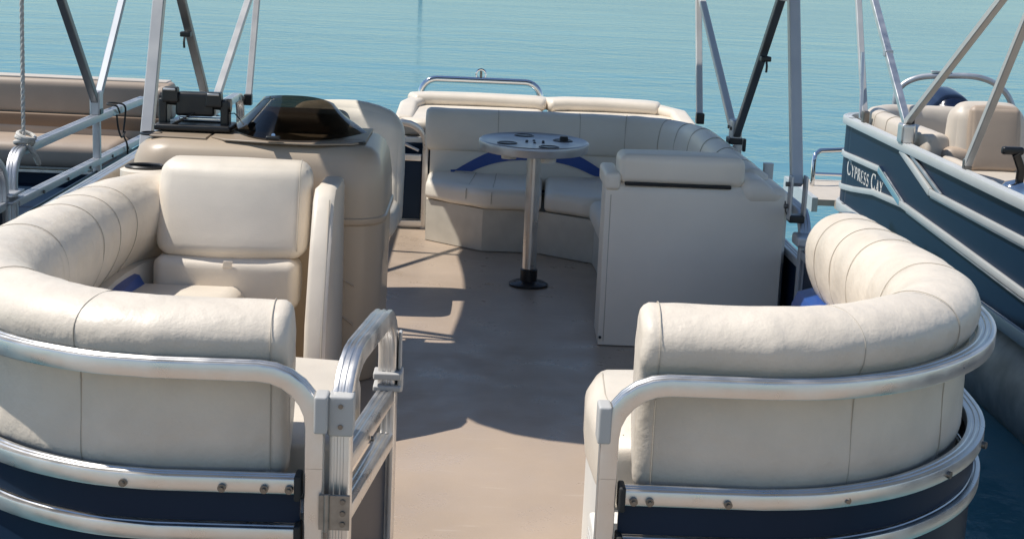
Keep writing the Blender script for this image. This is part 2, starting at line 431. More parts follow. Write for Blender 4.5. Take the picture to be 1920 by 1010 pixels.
# ------------------------------------------------------------------ open bow gate
gate = thing('bow_gate', 'open aluminium bow gate with navy panel swung inward beside the left couch', 'gate', (-.245, 2.9, 0))
ga, gb = V((-.246, 2.895, 0)), V((-.182, 3.40, 0)); gd = (gb-ga).normalized(); L_ = (gb-ga).length
def gp(t, z): return ga+gd*t+V((0, 0, z))
pth = [gp(0, .02), gp(0, .30), gp(0, .575)]+[gp(.14*(1-math.cos(math.radians(a))), .575+.125*math.sin(math.radians(a))) for a in (15, 30, 45, 60, 75, 90)]
pth += [gp(L_-.13, .70)]+[gp(L_-.10+.10*math.sin(math.radians(a)), .70-.11*(1-math.cos(math.radians(a)))) for a in (15, 30, 45, 60, 75, 90)]+[gp(L_, .3), gp(L_, .02)]
G().sweep(pth, rail_prof(.042, .042), -gd).build('frame', 'alu', gate)
for z in (.495, .385, .03):
    G().sweep([gp(.02, z), gp(L_-.02, z)], rail_prof(.040, .034)).build('rail', 'alu', gate)
G().sweep([gp(.02, .205), gp(L_-.02, .205)], [(-.004, -.16), (.004, -.16), (.004, .163), (-.004, .163)]).build('panel', 'navy', gate, smooth=False)
G().rbox(gp(0, .606)+V((0, -.006, 0)), (.052, .05, .085), .006).build('corner_cap', 'plastic', gate)
for z in (.585, .628): G().cyl(gp(0, z)+V((0, -.028, 0)), (0, -1, 0), .005, .006, 10).build('screw', 'steel', gate)
hg = G().box((-.284, 2.838, .375), (-.222, 2.846, .448)).build('hinge', 'hinge', gate, smooth=False)
G().cyl((-.268, 2.836, .372), (0, 0, 1), .006, .079, 12).build('hinge_pin', 'hinge', hg)
for z in (.388, .411, .436): G().cyl((-.236, 2.838, z), (0, -1, 0), .0055, .005, 10).build('screw', 'steel', hg)
lt = G().rbox(gp(L_, .545)+V((.0, -.008, 0)), (.066, .056, .017), .004).build('latch', 'plastic', gate)
G().rbox(gp(L_, .515)+V((.0, -.008, 0)), (.066, .056, .014), .004).build('latch_plate', 'plastic', lt)
G().rbox(gp(L_, .53)+V((.03, -.0, 0)), (.012, .05, .05), .004).build('latch_hook', 'plastic', lt)
G().rbox(gp(L_, .60)+V((.027, .01, 0)), (.008, .03, .09), .003).build('striker', 'plastic', gate)
G().cyl(gp(.2, .485)+V((.022, 0, 0)), (1, 0, 0), .006, .006, 10).build('screw', 'steel', gate)

# ------------------------------------------------------------------ bow couches
BACK = [(0, .46), (0, .60), (-.002, .69), (-.020, .735), (-.018, .782), (.018, .818), (.08, .832), (.135, .820), (.178, .78), (.200, .715), (.195, .63), (.170, .555), (.140, .50), (.12, .475), (.06, .455)]
BACKP = [(-p.x, p.y) for p in spline(BACK, 4, True)]   # u<0 is inward (left of travel)
def couch_path(sx, y_end, corner):
    off = .040
    pts = [(.384, 2.920), (.45, 2.917), (.62, 2.92)]
    for i, (x, y) in enumerate(bow):
        a = bow[max(i-1, 0)]; b = bow[min(i+1, len(bow)-1)]; t = V((b[0]-a[0], b[1]-a[1])).normalized()
        pts.append((x-t.y*off, y+t.x*off))
    pts = pts[:2]+pts[3:]
    pts += [(HW-off, 4.0), (HW-off, 4.2), (HW-off, 4.4), (HW-off, 4.5)] if corner else [(HW-off, 4.0), (HW-off, 4.2), (HW-off, 4.4), (HW-off, y_end)]
    if corner: pts += [(1.235, 4.65), (1.21, 4.80), (1.15, 4.93), (1.06, 5.0)]
    q = spline(pts, 4); out = [q[0]]
    for p in q[1:]:
        if (p-out[-1]).length > .008: out.append(p)
    return out
def nearest(path, x, y): return min(range(len(path)), key=lambda i: (path[i].x-x)**2+(path[i].y-y)**2)
def seam(path, prof, i, v0=(0, 0, 1), k=1.0, r=.0022, z0=-9, part=None, dx=0):
    fr = frames(path, v0); t, u, v = fr[i]
    cx = sum(p[0] for p in prof)/len(prof); cy = sum(p[1] for p in prof)/len(prof)
    pts = [path[i]+t*dx+u*(cx+(p[0]-cx)*k)+v*(cy+(p[1]-cy)*k) for p in prof]
    pts.append(pts[0])
    return G().tube(pts, r, 6)
def couch(sx, label, y_end, corner, seams, dz=0, sd=0):
    root = thing('bow_couch', label, 'couch', (sx*.8, 3.6, 0))
    path = couch_path(sx, y_end, corner); n = len(path)
    ids = [nearest(path, *s) for s in seams]
    scl = []
    for i in range(n):
        d = min((path[i]-path[j]).length for j in ids); scl.append(1-.014*math.exp(-(d/.016)**2)+.006*min(1, d/.15))
    prof = [(p[0], p[1]+dz*(p[1]-.46)/.36) for p in BACKP]
    g = G().sweep(path, prof, rnd=.028, scl=scl)
    for v in g.v:
        if v.z > .5: v.z -= .050*max(0, min(1, (v.y-3.2)/1.4))*(v.z-.5)/.33
    g.jitter(.0030, 7).jitter(.0012, 26)
    if sx < 0: g.mirror()
    back = g.build('backrest', 'vinyl_old', root, angle=80)
    for j in ids:
        for dx in (0,):
            sm = seam(path, prof, j, k=.997 if j != ids[0] else 1.004, r=.0012, dx=dx)
            for v in sm.v:
                if v.z > .5: v.z -= .050*max(0, min(1, (v.y-3.2)/1.4))*(v.z-.5)/.33
            if sx < 0: sm.mirror()
            sm.build('seam', 'thread', back)
    # flat outer panel of vinyl, below the roll
    po = [p for p in path[:nearest(path, HW-.045, 4.3)]]
    g = G().sweep([p+V((0, 0, .39)) for p in po], [(-.05, -.10), (-.004, -.10), (-.001, .10), (-.05, .10)])
    if sx < 0: g.mirror()
    g.build('back_panel', 'vinyl_old', root)
    # lower inner back with a blue insert
    pi = path[4:]+([V((HW-.04, 4.60, 0)), V((HW-.04, 4.70, 0))] if not corner else [])
    g = G().sweep([p+V((0, 0, .42)) for p in pi], [(-.185, -.07), (-.05, -.07), (-.05, .07), (-.165, .07)], rnd=.012)
    if sx < 0: g.mirror()
    g.build('lower_back', 'vinyl', root)
    i0 = nearest(path, HW-.045, 4.15)
    sub = [V((HW-.04, y, .42)) for y in ((4.05, 4.3, 4.60) if not corner else (4.36, 4.5, 4.66))]
    g = G().sweep(sub, [(-.215, -.06), (-.10, -.06), (-.06, .105 if not corner else .06), (-.15, .105 if not corner else .06), (-.195, .092 if not corner else .05), (-.212, .05 if not corner else .02)], rnd=.012)
    if sx < 0: g.mirror()
    g.build('blue_insert', 'blue', root)
    # seat and base
    ye = 4.55 if not corner else 4.72
    seat = [(.285, 3.07), (.272, 3.20), (.262, 3.38), (.272, 3.56), (.30, 3.68), (.45, 3.70), (.62, 3.70), (.70, 3.80), (.72, 4.0), (.72, ye), (1.10, ye), (1.10, 3.55), (1.02, 3.25), (.85, 3.10), (.6, 3.05)]
    seat = [(x+sd*max(0, min(1, (.6-x)/.3)), y) for x, y in seat]
    g = G().prism(seat, .345, .515, .055, .03, 5)
    for v in g.v: v.z -= .075*max(0, min(1, (v.y-3.5)))
    g.jitter(.003, 10)
    if sx < 0: g.mirror()
    st = g.build('seat', 'vinyl', root, angle=70)
    sm = G().tube([(.322+sd, 3.10, .510), (.312+sd, 3.25, .513), (.306+sd, 3.4, .513), (.316+sd, 3.6, .506)], .0018, 6)
    if sx < 0: sm.mirror()
    sm.build('seam', 'thread', st)
    base = [(.318, 3.0), (.318, 3.62), (.64, 3.63), (.76, 3.8), (.76, ye), (1.15, ye), (1.15, 3.5), (1.0, 3.2), (.8, 3.02)]
    g = G().prism(base, .004, .345)
    if sx < 0: g.mirror()
    g.build('base', 'white', root, smooth=False)
    if sx > 0:
        vt = G().rbox((.314, 3.22, .17), (.022, .19, .19), .010, fn=lambda q: (q.x, q.y*math.sqrt(max(.05, 1-(q.z/.1)**2*.8)), q.z)).build('vent', 'white', root)
        for k in range(7): G().rbox((.3025, 3.22, .105+k*.02), (.004, .10, .006), .0015, 2, 1).build('louvre', 'plastic', vt)
    return root, path
couchR, pathR = couch(1, 'cream vinyl bow couch to the right of the gate opening, nearest on the right', 4.52, False,
                [(.392, 2.925), (.80, 2.97), (1.06, 3.17), (1.24, 3.62), (1.24, 3.98), (1.24, 4.2), (1.24, 4.4)], 0, .030)
couchL, pathL = couch(-1, 'cream vinyl bow couch to the left of the gate, backing onto the tan console', 5.0, True,
                [(.392, 2.925), (.78, 2.96), (1.08, 3.19), (1.24, 3.85), (1.24, 4.2), (1.24, 4.40), (1.23, 4.62)], -.024, -.015)
# backrest against the console, its lower cushion and the upholstered end panel
def lean(q): return (q.x, q.y+.32*q.z+(.02*(q.x/.25)**2), q.z)
bk = G().rbox((-.772, 4.815, .672), (.485, .15, .298), .046, 5, 7, .007, lean).jitter(.003, 9).build('backrest_cushion', 'vinyl', couchL, angle=80)
for sx_ in (-1, 1):
    xx = -.772+sx_*.215
    pts = [V((xx, 4.815+.32*z-.077+(.02*(.215/.2425)**2)+ (0 if abs(z) < .11 else .045*((abs(z)-.11)/.045)**2), .685+z)) for z in [-.15+.3*i/14 for i in range(15)]]
    if sx_ > 0: G().tube(pts, .0017, 6).build('seam', 'thread', bk)
lc = G().rbox((-.785, 4.765, .440), (.465, .14, .168), .034, 5, 6, .005).jitter(.003, 9).build('lower_cushion', 'vinyl', couchL, angle=80)
G().rbox((-.775, 4.695, .508), (.03, .004, .022), .0015, 2, 1, fn=lambda q: (q.x+.2*q.z, q.y-.3*abs(q.z), q.z)).build('pull_tab', 'vinyl', couchL)
pan = [(4.86, .755), (4.76, .762), (4.70, .73), (4.60, .56), (4.50, .36), (4.47, .18), (4.47, .01), (5.13, .01), (5.13, .70), (5.05, .752)]
g = G(); rings = []
for x, ins in ((-.505, .02), (-.499, .006), (-.490, 0), (-.458, 0), (-.446, .006), (-.438, .02)):
    cy, cz = 4.78, .40
    rings.append([(x, cy+(y-cy)*(1-ins*1.5), max(.004, cz+(z-cz)*(1-ins*1.2))) for y, z in pan])
g.loft(rings).build('end_panel', 'vinyl', couchL, angle=50)
G().tube([(-.452, 4.695, .73), (-.450, 4.60, .555), (-.450, 4.50, .355), (-.45, 4.47, .18), (-.45, 4.47, .05)], .002, 6).build('seam', 'thread', couchL)
cu = G().lathe((-1.10, 4.985, .765), [(.066, 0), (.068, .006), (.060, .011), (.052, .008), (.050, -.03), (.001, -.03)], 28, 1, .8).build('cup_holder', 'black', couchL)
G().lathe((-1.10, 4.985, .675), [(.075, 0), (.082, .05), (.082, .085), (.070, .09), (.001, .09)], 28).build('cup_holder_pod', 'vinyl', couchL)

# ------------------------------------------------------------------ helm console
con = thing('helm_console', 'tan moulded helm console behind the left bow couch with smoked windscreen', 'console', (-.75, 5.4, 0))
def ring_at(z, ins, x0=-1.20, x1=-.30, y0=5.08, y1=5.74, r=.13):
    x0 += ins; x1 -= ins; y0 += ins; y1 -= ins; r = max(.03, r-ins*.5)
    return [((x0+x1)/2+p[0], (y0+y1)/2+p[1], z) for p in rr(x1-x0, y1-y0, r, 8)]
rings = [ring_at(z, i) for z, i in ((.004, .03), (.02, .022), (.20, .014), (.42, .010), (.55, .008), (.572, .008), (.576, .001), (.583, -.003), (.598, -.003), (.602, .003), (.70, .006), (.775, .016), (.812, .032), (.832, .055), (.842, .085), (.844, .15))]
G().loft(rings).build('body', 'tan', con, angle=50)
for z0, z1 in ((.42, .36), (.30, .22)):
    G().tube([(-.50, 5.078+.012, z0), (-.40, 5.091, z1)], .003, 6).build('crease', 'tan', con)
# dark dash top under the screen
dash = [(-.92, 5.22), (-.86, 5.15), (-.70, 5.12), (-.55, 5.12), (-.42, 5.17), (-.38, 5.25), (-.38, 5.62), (-.92, 5.62)]
G().prism(dash, .8445, .851, .004).build('dash_top', 'dash', con)
G().prism([(-1.13, 5.19), (-.93, 5.17), (-.93, 5.62), (-1.13, 5.62)], .8445, .850, .004).build('dash_top', 'dash', con)
# smoked wrap-round screen
g = G(); rows = []
N = 26
for j in range(9):
    t = j/8; row = []
    for i in range(N+1):
        s = -1+2*i/N; a = abs(s)
        bx = -.640+.248*s; by = 5.135+.30*a**2.6
        hgt = .124*(1-.30*max(0, s)**3.2+.14*(1-a*a)-.10*max(0, -s)**3)
        txx = -.640+(.145 if s < 0 else .150)*s; ty = 5.30+.16*a**2.4
        e = 1-max(0, a-.86)/.14*.25
        row.append(V((bx+(txx-bx)*t, by+(ty-by)*t, .858+hgt*e*(t-.10*t*t)*1.08)))
    rows.append(row)
b = 0
for sh in (0, 1):
    for row in rows:
        for p in row: g.v.append(p+V((0, .005*sh, 0)))
W_ = N+1; H_ = 9; K = W_*H_
for j in range(H_-1):
    for i in range(N):
        q = (j*W_+i, j*W_+i+1, (j+1)*W_+i+1, (j+1)*W_+i); g.f.append(q); g.f.append(tuple(K+k for k in reversed(q)))
bd = [i for i in range(W_)]+[j*W_+N for j in range(1, H_)]+[(H_-1)*W_+i for i in range(N-1, -1, -1)]+[j*W_ for j in range(H_-2, 0, -1)]
for a_, b_ in zip(bd, bd[1:]+bd[:1]): g.f.append((b_, a_, a_+K, b_+K))
ws = g.build('windscreen', 'smoke', con)
G().cyl((-.69, 5.13, .872), (0, -1, .25), .007, .012, 10).build('screw', 'chrome', ws)
G().rbox((-.69, 5.115, .866), (.05, .03, .014), .006, 3, 1).build('clip', 'black', ws)
for cx, cy in ((-1.135, 5.25), (-.42, 5.24)):
    G().lathe((cx, cy, .8435), [(.050, 0), (.050, .006), (.043, .008), (.040, .003), (.001, .002)], 24, .8, .8).build('cup_holder', 'black', con)
G().rbox((-.645, 5.50, .880), (.36, .24, .085), .045, 5, 4).build('instrument_pod', 'pod', con, angle=80)
for x in (-.74, -.645, -.55): G().cyl((x, 5.618, .882), (0, 1, .2), .026, .008, 18).build('gauge', 'black', con)
# steering wheel behind the screen
g = G(); cc = V((-.62, 5.80, .70)); pts = [cc+V((.16*math.cos(a), -.05*math.sin(a)*1, .15*math.sin(a))) for a in [2*math.pi*i/28 for i in range(29)]]
sw = g.tube(pts, .013, 8).build('steering_wheel', 'black', con)
G().cyl(cc+V((0, -.10, -.02)), (0, 1, .2), .035, .10).build('wheel_hub', 'black', sw)
for a in (0, 2.1, 4.2): G().tube([cc, cc+V((.15*math.cos(a), 0, .14*math.sin(a)))], .009, 8).build('spoke', 'chrome', sw)

# black instrument bracket with twin mounts
br = thing('instrument_bracket', 'black plastic instrument bracket standing on the left end of the tan console', 'bracket', (-1.0, 5.38, .85))
G().rbox((-1.0, 5.36, .866), (.27, .16, .022), .008).build('foot', 'black', br)
for x in (-1.112, -.893): G().rbox((x, 5.36, .915), (.03, .07, .10), .008).build('upright', 'black', br)
G().tube([(-1.125, 5.35, .962), (-.885, 5.35, .945)], .020, 14).build('crossbar', 'black', br)
G().cyl((-.888, 5.35, .945), (1, 0, 0), .024, .016, 16).build('knob', 'black', br)
G().rbox((-1.0, 5.36, .945), (.135, .06, .085), .012, fn=lambda q: (q.x*(1-.6*q.z), q.y, q.z)).build('head_plate', 'black', br)
for x, z in ((-1.085, .978), (-.93, .965)):
    hd = G().rbox((x, 5.34, z), (.056, .05, .052), .006, fn=lambda q: (q.x*(1-3.0*q.z), q.y, q.z)).build('clamp_block', 'black', br)
    G().rbox((x, 5.312, z+.020), (.042, .008, .008), .002, 2, 1).build('clamp_edge', 'alu_dull', hd)
G().rbox((-.985, 5.40, .887), (.16, .04, .018), .005).build('tray', 'chrome', br)
for k in range(3): G().tube([(-1.10+.01*k, 5.31, .86), (-1.06+.02*k, 5.29, .885+.01*k), (-1.0, 5.33, .915)], .0028, 6).build('cable', 'black', br)
G().tube([(-.885, 5.36, .915), (-.86, 5.35, .918), (-.845, 5.34, .905), (-.82, 5.3, .885)], .002, 6).build('cable', 'black', br)

# ------------------------------------------------------------------ helm chair
hc = thing('helm_chair', 'grey cream helm seat in the shade behind the console windscreen', 'chair', (-.6, 6.3, 0))
G().cyl((-.62, 6.45, .004), (0, 0, 1), .06, .30).build('pedestal', 'alu_dull', hc)
G().rbox((-.60, 6.40, .38), (.56, .50, .15), .06, puff=.01).build('seat', 'vinyl_white', hc)
G().rbox((-.560, 6.62, .565), (.50, .15, .54), .065, 5, 7, .012, lambda q: (q.x, q.y+.16*q.z+.10*(q.x/.25)**2*-1, q.z-.05*max(0, q.x/.25)**2*(1 if q.z > 0 else 0))).jitter(.003, 8).build('backrest', 'vinyl_white', hc, angle=80)
G().tube([(-.365, 6.585, .785), (-.35, 6.51, .685), (-.35, 6.47, .485)], .002, 6).build('seam', 'thread', hc)

# ------------------------------------------------------------------ table
tb = thing('pedestal_table', 'small oval silver pedestal table with cup holders standing in the middle of the deck', 'table', (.28, 6.78, 0))
tz = .683; tc = (.277, 6.80, tz)
top = G().lathe(tc, [(.02, -.050), (.22, -.050), (.246, -.045), (.254, -.012), (.252, -.003), (.246, .001), (.238, -.003), (.232, -.006), (.001, -.006)], 48, 1, 1.18).build('table_top', 'alu_dull', tb, angle=30)
for x, y in ((-.125, -.10), (-.04, .20), (.135, .06), (.06, -.19)):
    h = G().lathe((tc[0]+x, tc[1]+y, tz-.005), [(.046, 0), (.046, .003), (.041, .004), (.038, .0015), (.001, .001)], 24).build('cup_holder', 'black', top)
G().lathe((tc[0]-.115, tc[1]-.1, tz-.075), [(.001, 0), (.034, 0), (.036, .025)], 20).build('cup_well', 'white', top)
G().lathe((tc[0]+.06, tc[1]-.19, tz-.075), [(.001, 0), (.034, 0), (.036, .025)], 20).build('cup_well', 'white', top)
for x, y in ((-.035, -.04), (-.033, .0), (.0, .02), (.0, -.06), (.04, -.05), (.042, 0)):
    G().lathe((tc[0]+x, tc[1]+y, tz-.0055), [(.007, 0), (.006, .004), (.001, .006)], 10).build('screw_head', 'black', top)
G().lathe((tc[0]+.14, tc[1]+.06, tz-.004), [(.02, 0), (.02, .016), (.016, .02), (.001, .02)], 16).build('knob', 'black', top)
G().lathe((.281, 6.80, .055), [(.0325, 0), (.0325, .58)], 28).build('pole', 'alu', tb)
G().lathe((.281, 6.80, .002), [(.092, 0), (.092, .008), (.078, .016), (.045, .018), (.040, .022), (.040, .075), (.034, .080), (.033, .08)], 32).build('floor_base', 'black', tb)
for k in range(6):
    a = k*math.pi/3; G().lathe((.281+.066*math.cos(a), 6.80+.066*math.sin(a), .0185), [(.006, 0), (.005, .003), (.001, .003)], 8).build('screw', 'steel', tb)

# ------------------------------------------------------------------ stern lounge
sf = thing('stern_lounge', 'large L-shaped cream stern lounge with blue swoosh wrapping around the table', 'sofa', (.6, 7.2, 0))
basep = [(-.24, 7.80), (.06, 7.545), (.34, 7.55), (.62, 7.34), (.66, 6.1), (1.24, 6.1), (1.24, 8.15), (-.24, 8.15)]
G().prism(basep, .004, .222).build('base', 'base', sf, smooth=False)
def cush(poly, z0, z1, r=.045): return G().prism(poly, z0, z1, r, .03, 5).jitter(.004, 9)
# three seat cushions
def dense(poly, n=5):
    out = []
    for i in range(len(poly)):
        a, b = poly[i], poly[(i+1) % len(poly)]
        for k in range(n): out.append((a[0]+(b[0]-a[0])*k/n, a[1]+(b[1]-a[1])*k/n))
    return out
for poly in ([(-.245, 7.78), (.06, 7.52), (.355, 7.51), (.385, 8.08), (-.245, 8.08)], [(.372, 7.51), (.60, 7.36), (.70, 7.36), (1.1, 7.7), (1.1, 8.08), (.40, 8.08)], [(.60, 6.10), (1.1, 6.10), (1.1, 7.66), (.70, 7.33), (.59, 7.30)]):
    g = G().prism(dense(poly), .225, .335, .045, .03, 5).jitter(.004, 9)
    g.build('seat_cushion', 'vinyl_white', sf, angle=75)
for pts in ([(-.03, 7.593, .265), (-.03, 7.597, .31), (-.015, 7.64, .334), (0, 7.8, .336), (.02, 8.05, .335)], [(.10, 7.515, .255), (.102, 7.52, .31), (.108, 7.56, .334), (.12, 7.8, .336), (.13, 8.05, .335)]):
    G().tube(pts, .002, 6).build('seam', 'thread', sf)
bp_ = [V((p[0], p[1], .035*max(0, min(1, (7.9-p[1])/.6)))) for p in spline([(-.235, 8.20), (.2, 8.20), (.7, 8.20), (.92, 8.17), (1.10, 8.06), (1.20, 7.86), (1.225, 7.6), (1.225, 7.0), (1.225, 6.4), (1.225, 6.02)], 7)]
UP = [(-p.x, p.y) for p in spline([(.0, .45), (0, .62), (.01, .645), (.05, .67), (.09, .668), (.125, .64), (.145, .58), (.15, .52), (.14, .465), (.11, .445)], 4, True)]
# path runs +x then -y : inward is to the right (+u)
UPm = [(-p[0], p[1]) for p in UP]
ids = [nearest(bp_, *q) for q in ((.12, 8.2), (.55, 8.2), (.85, 8.18), (1.1, 8.06), (1.2, 7.8), (1.225, 7.4), (1.225, 7.0), (1.225, 6.6), (1.225, 6.25))]
scl = [1-.025*math.exp(-(min((bp_[i]-bp_[j]).length for j in ids)/.02)**2) for i in range(len(bp_))]
ub = G().sweep(bp_, UPm, rnd=.03, scl=scl).jitter(.003, 10).build('backrest', 'vinyl_white', sf, angle=80)
for j in ids: seam(bp_, UPm, j, r=.0018, k=.992).build('seam', 'thread', ub)
LP = [(.06, .25), (.128, .25), (.118, .46), (.03, .46)]
lb = G().sweep(bp_, LP).build('lower_back', 'vinyl_white', sf, angle=30)
# blue swoosh: an arc-shaped insert lying on the lower back
def swoosh(xs, lo, hi):
    g = G(); n = len(xs)
    for dy in (0, .004):
        for x, a, b in zip(xs, lo, hi):
            for z in (a, b): g.v.append(V((x, 8.20-.13+(z-.25)*.048-dy, z)))
    for i in range(n-1):
        q = (2*i, 2*i+2, 2*i+3, 2*i+1); g.f.append(q); g.f.append(tuple(2*n+k for k in reversed(q)))
        g.f.append((2*i, 2*n+2*i, 2*n+2*i+2, 2*i+2)); g.f.append((2*i+1, 2*i+3, 2*n+2*i+3, 2*n+2*i+1))
    g.f.append((0, 1, 2*n+1, 2*n)); g.f.append((2*n-2, 4*n-2, 4*n-1, 2*n-1)); return g
xs = [-.12+.88*i/30 for i in range(31)]
def hi(x):
    a = (x-.33)/.44; return min(.447, .47-.27*max(0, abs(a)-.40)**1.3)
def lo(x):
    a = (x-.33)/.34; return max(.338, .412-.078*abs(a)**2.4)
swoosh(xs, [min(lo(x), hi(x)-.002) for x in xs], [max(hi(x), .342) for x in xs]).build('blue_swoosh', 'blue', lb, angle=30)
# near end block with armrest and bolster
blk = [(.527, 5.76), (1.235, 5.745), (1.25, 5.765), (1.25, 6.08), (.56, 6.08), (.535, 6.05)]
g = G(); rings = []
for z, e in ((.004, .0), (.02, .0), (.615, .0), (.640, .005), (.655, .016), (.662, .04)):
    rings.append([(x+(e if x < .9 else -e)-.0*z, y+(e if y < 5.9 else -e)+.03*z*(1 if y < 5.9 else 0), z) for x, y in blk])
g.loft(rings).build('end_block', 'vinyl_light', sf, angle=45)
G().rbox((.553, 5.92, .662), (.062, .30, .07), .016, puff=.002).build('arm_pad', 'vinyl_light', sf, angle=80)
G().rbox((.825, 5.87, .712), (.495, .19, .118), .030, 5, 6, .004).jitter(.002, 8).build('headrest_bolster', 'vinyl_light', sf, angle=80)
G().rbox((.81, 5.80, .656), (.42, .06, .014), .004).build('bolster_bracket', 'rubber', sf)
G().rbox((1.15, 5.92, .635), (.19, .32, .11), .05, 5, 5, .0, lambda q: (q.x, q.y, q.z-.08*max(0, q.x/.1)*max(0, q.z/.055)+.0)).build('corner_roll', 'vinyl_light', sf, angle=80)
for xx in (.548, 1.215): G().tube([(xx, 5.7585, .02), (xx, 5.7605+.009, .3), (xx, 5.777, .61)], .0016, 6).build('seam', 'thread', sf)
G().cyl((.534, 5.757, .035), (0, -1, 0), .006, .004, 8).build('screw', 'rubber', sf)

# ------------------------------------------------------------------ sun pad at the stern and tow bar
sp = thing('sun_pad', 'sunlit cream stern sun pad of two cushions behind the lounge', 'sun pad', (.4, 8.9, 0))
G().prism([(-.43, 8.32), (1.26, 8.32), (1.29, 8.5), (1.29, 9.1), (1.1, 9.33), (-.25, 9.33), (-.43, 9.1)], .05, .45, .01).build('pad_base', 'navy', sp, smooth=False)
G().prism([(-.45, 8.33), (1.27, 8.33), (1.30, 8.5), (1.30, 9.12), (1.12, 9.35), (-.25, 9.35), (-.45, 9.12)], .45, .485, .01).build('edge_trim', 'alu', sp)
G().prism(dense([(-.44, 8.34), (.43, 8.34), (.43, 9.34), (-.24, 9.34), (-.44, 9.1)], 5), .485, .58, .05, .02, 5).jitter(.004, 6).build('cushion', 'vinyl', sp, angle=75)
G().prism(dense([(.45, 8.34), (1.22, 8.34), (1.29, 8.5), (1.29, 9.1), (1.1, 9.34), (.45, 9.34)], 5), .485, .575, .05, .02, 5).jitter(.004, 6).build('cushion', 'vinyl', sp, angle=75)
for a, b in ((-.37, .42), (.46, 1.12)):
    G().sweep([(a, 9.2, .605), (a+.1, 9.23, .61), ((a+b)/2, 9.24, .612), (b-.05, 9.23, .61), (b, 9.22, .605)], rr(.20, .075, .035, 5), rnd=.03).jitter(.003, 7).build('bolster', 'vinyl', sp, angle=80)
G().sweep([(-.40, 8.45, .56), (-.40, 9.0, .585), (-.34, 9.2, .60)], rr(.11, .06, .028, 5), rnd=.03).build('bolster', 'vinyl', sp, angle=80)
G().sweep([(1.12, 9.22, .60), (1.24, 9.05, .59), (1.25, 8.6, .55)], rr(.11, .06, .028, 5), rnd=.03).build('bolster', 'vinyl', sp, angle=80)
tw = thing('tow_bar', 'polished steel tow bar arching up behind the stern sun pad', 'tow bar', (.03, 9.4, 0))
R_ = [V((-.345, 9.42, .0)), V((-.345, 9.42, .58))]+[V((-.345+.10*(1-math.cos(math.radians(a))), 9.42, .615+.10*math.sin(math.radians(a)))) for a in range(0, 91, 15)]
R_ += [V((.31+.10*math.sin(math.radians(a)), 9.42, .705-.10*(1-math.cos(math.radians(a)))+.01)) for a in range(0, 91, 15)]+[V((.41, 9.42, .6)), V((.41, 9.42, 0))]
G().tube(R_, .021, 14).build('bar', 'chrome', tw)
G().tube([V((.03+.030*math.cos(a), 9.42, .755+.030*math.sin(a))) for a in [2*math.pi*i/16 for i in range(17)]], .007, 8).build('tow_ring', 'chrome', tw)
G().cyl((.03, 9.42, .725), (0, 0, 1), .008, .05).build('ring_post', 'steel', tw)

# ------------------------------------------------------------------ bimini frame and canopy over our boat
bi = thing('bimini_top', 'aluminium bimini frame of square poles rising from the side rails of the foreground boat', 'bimini', (0, 7, .7))
SQ = rr(.034, .034, .004, 2)
def pole(a, b, m, name='pole', s=.034): return G().sweep([a, b], rr(s, s, .003, 1), (1, 0, 0)).build(name, m, bi, smooth=False)
for sx in (-1, 1):
    X = sx*1.245
    Nn = V((X, 6.02, 1.50))
    p = pole((X, 5.63 if sx > 0 else 5.62, .70 if sx > 0 else .66), Nn, 'alu_pole', 'front_post', .044)
    pole(Nn, (X, 5.93, 2.0), 'alu_pole', 'front_post', .036)
    fp = pole((X, 7.02, .72), Nn+V((0, .03, .02)), 'alu_dark')
    t = V((X, 6.45, 1.12))
    G().rbox(t, (.044, .05, .022), .005).build('pole_clip', 'black', fp)
    G().tube([t+V((sx*-.0, -.03, -.01)), t+V((sx*.0, -.045, -.03)), t+V((0, -.04, -.055))], .005, 6).build('clip_hook', 'black', fp)
    pole((X, 7.08, .72), (X, 8.56, 1.36), 'alu_pole')
    pole((X, 8.20, .64), (X, 8.62, 1.40), 'alu_pole')
    pole((X, 8.62, 1.40), (X, 8.42, 2.0), 'alu_pole')
    pole((X, 6.13, 1.39), (X, 8.60, 1.39), 'alu_pole', s=.026)
    pole((X, 7.56, 1.39), (X, 7.56, 2.0), 'alu_pole', s=.028)
    pole((X, 7.05, 1.39), (X, 7.75, 2.0), 'alu_pole', s=.028)
    mt = G().rbox((X, 7.05, .74), (.05, .09, .10), .008).build('deck_mount', 'alu_dull', bi)
    G().rbox((X, 7.05, .69), (.07, .10, .03), .006).build('mount_foot', 'black', mt)
    for dy in (-.03, .03): G().cyl((X-sx*.026, 7.05+dy, .75), (-sx, 0, 0), .008, .008, 10).build('screw', 'steel', mt)
    G().rbox((X, 8.2, .665), (.045, .05, .06), .006).build('deck_mount', 'black', bi)
    G().rbox((X+sx*.0, 6.80, .70), (.015, .03, .06), .005).build('cleat', 'black', bi)
# front post foot bracket on the starboard rail
for xx in (1.217, 1.273): G().rbox((xx, 5.60, .655), (.010, .055, .17), .004).build('bracket_plate', 'alu_dull', bi)
G().rbox((1.245, 5.60, .575), (.06, .06, .03), .006).build('post_foot', 'black', bi)
for dz in (-.04, .045): G().cyl((1.212, 5.605, .66+dz), (-1, 0, 0), .009, .014, 10).build('screw', 'steel', bi)
G().tube([(1.20, 5.60, .64), (1.205, 5.605, .60), (1.215, 5.61, .585)], .003, 6).build('retaining_wire', 'steel', bi)
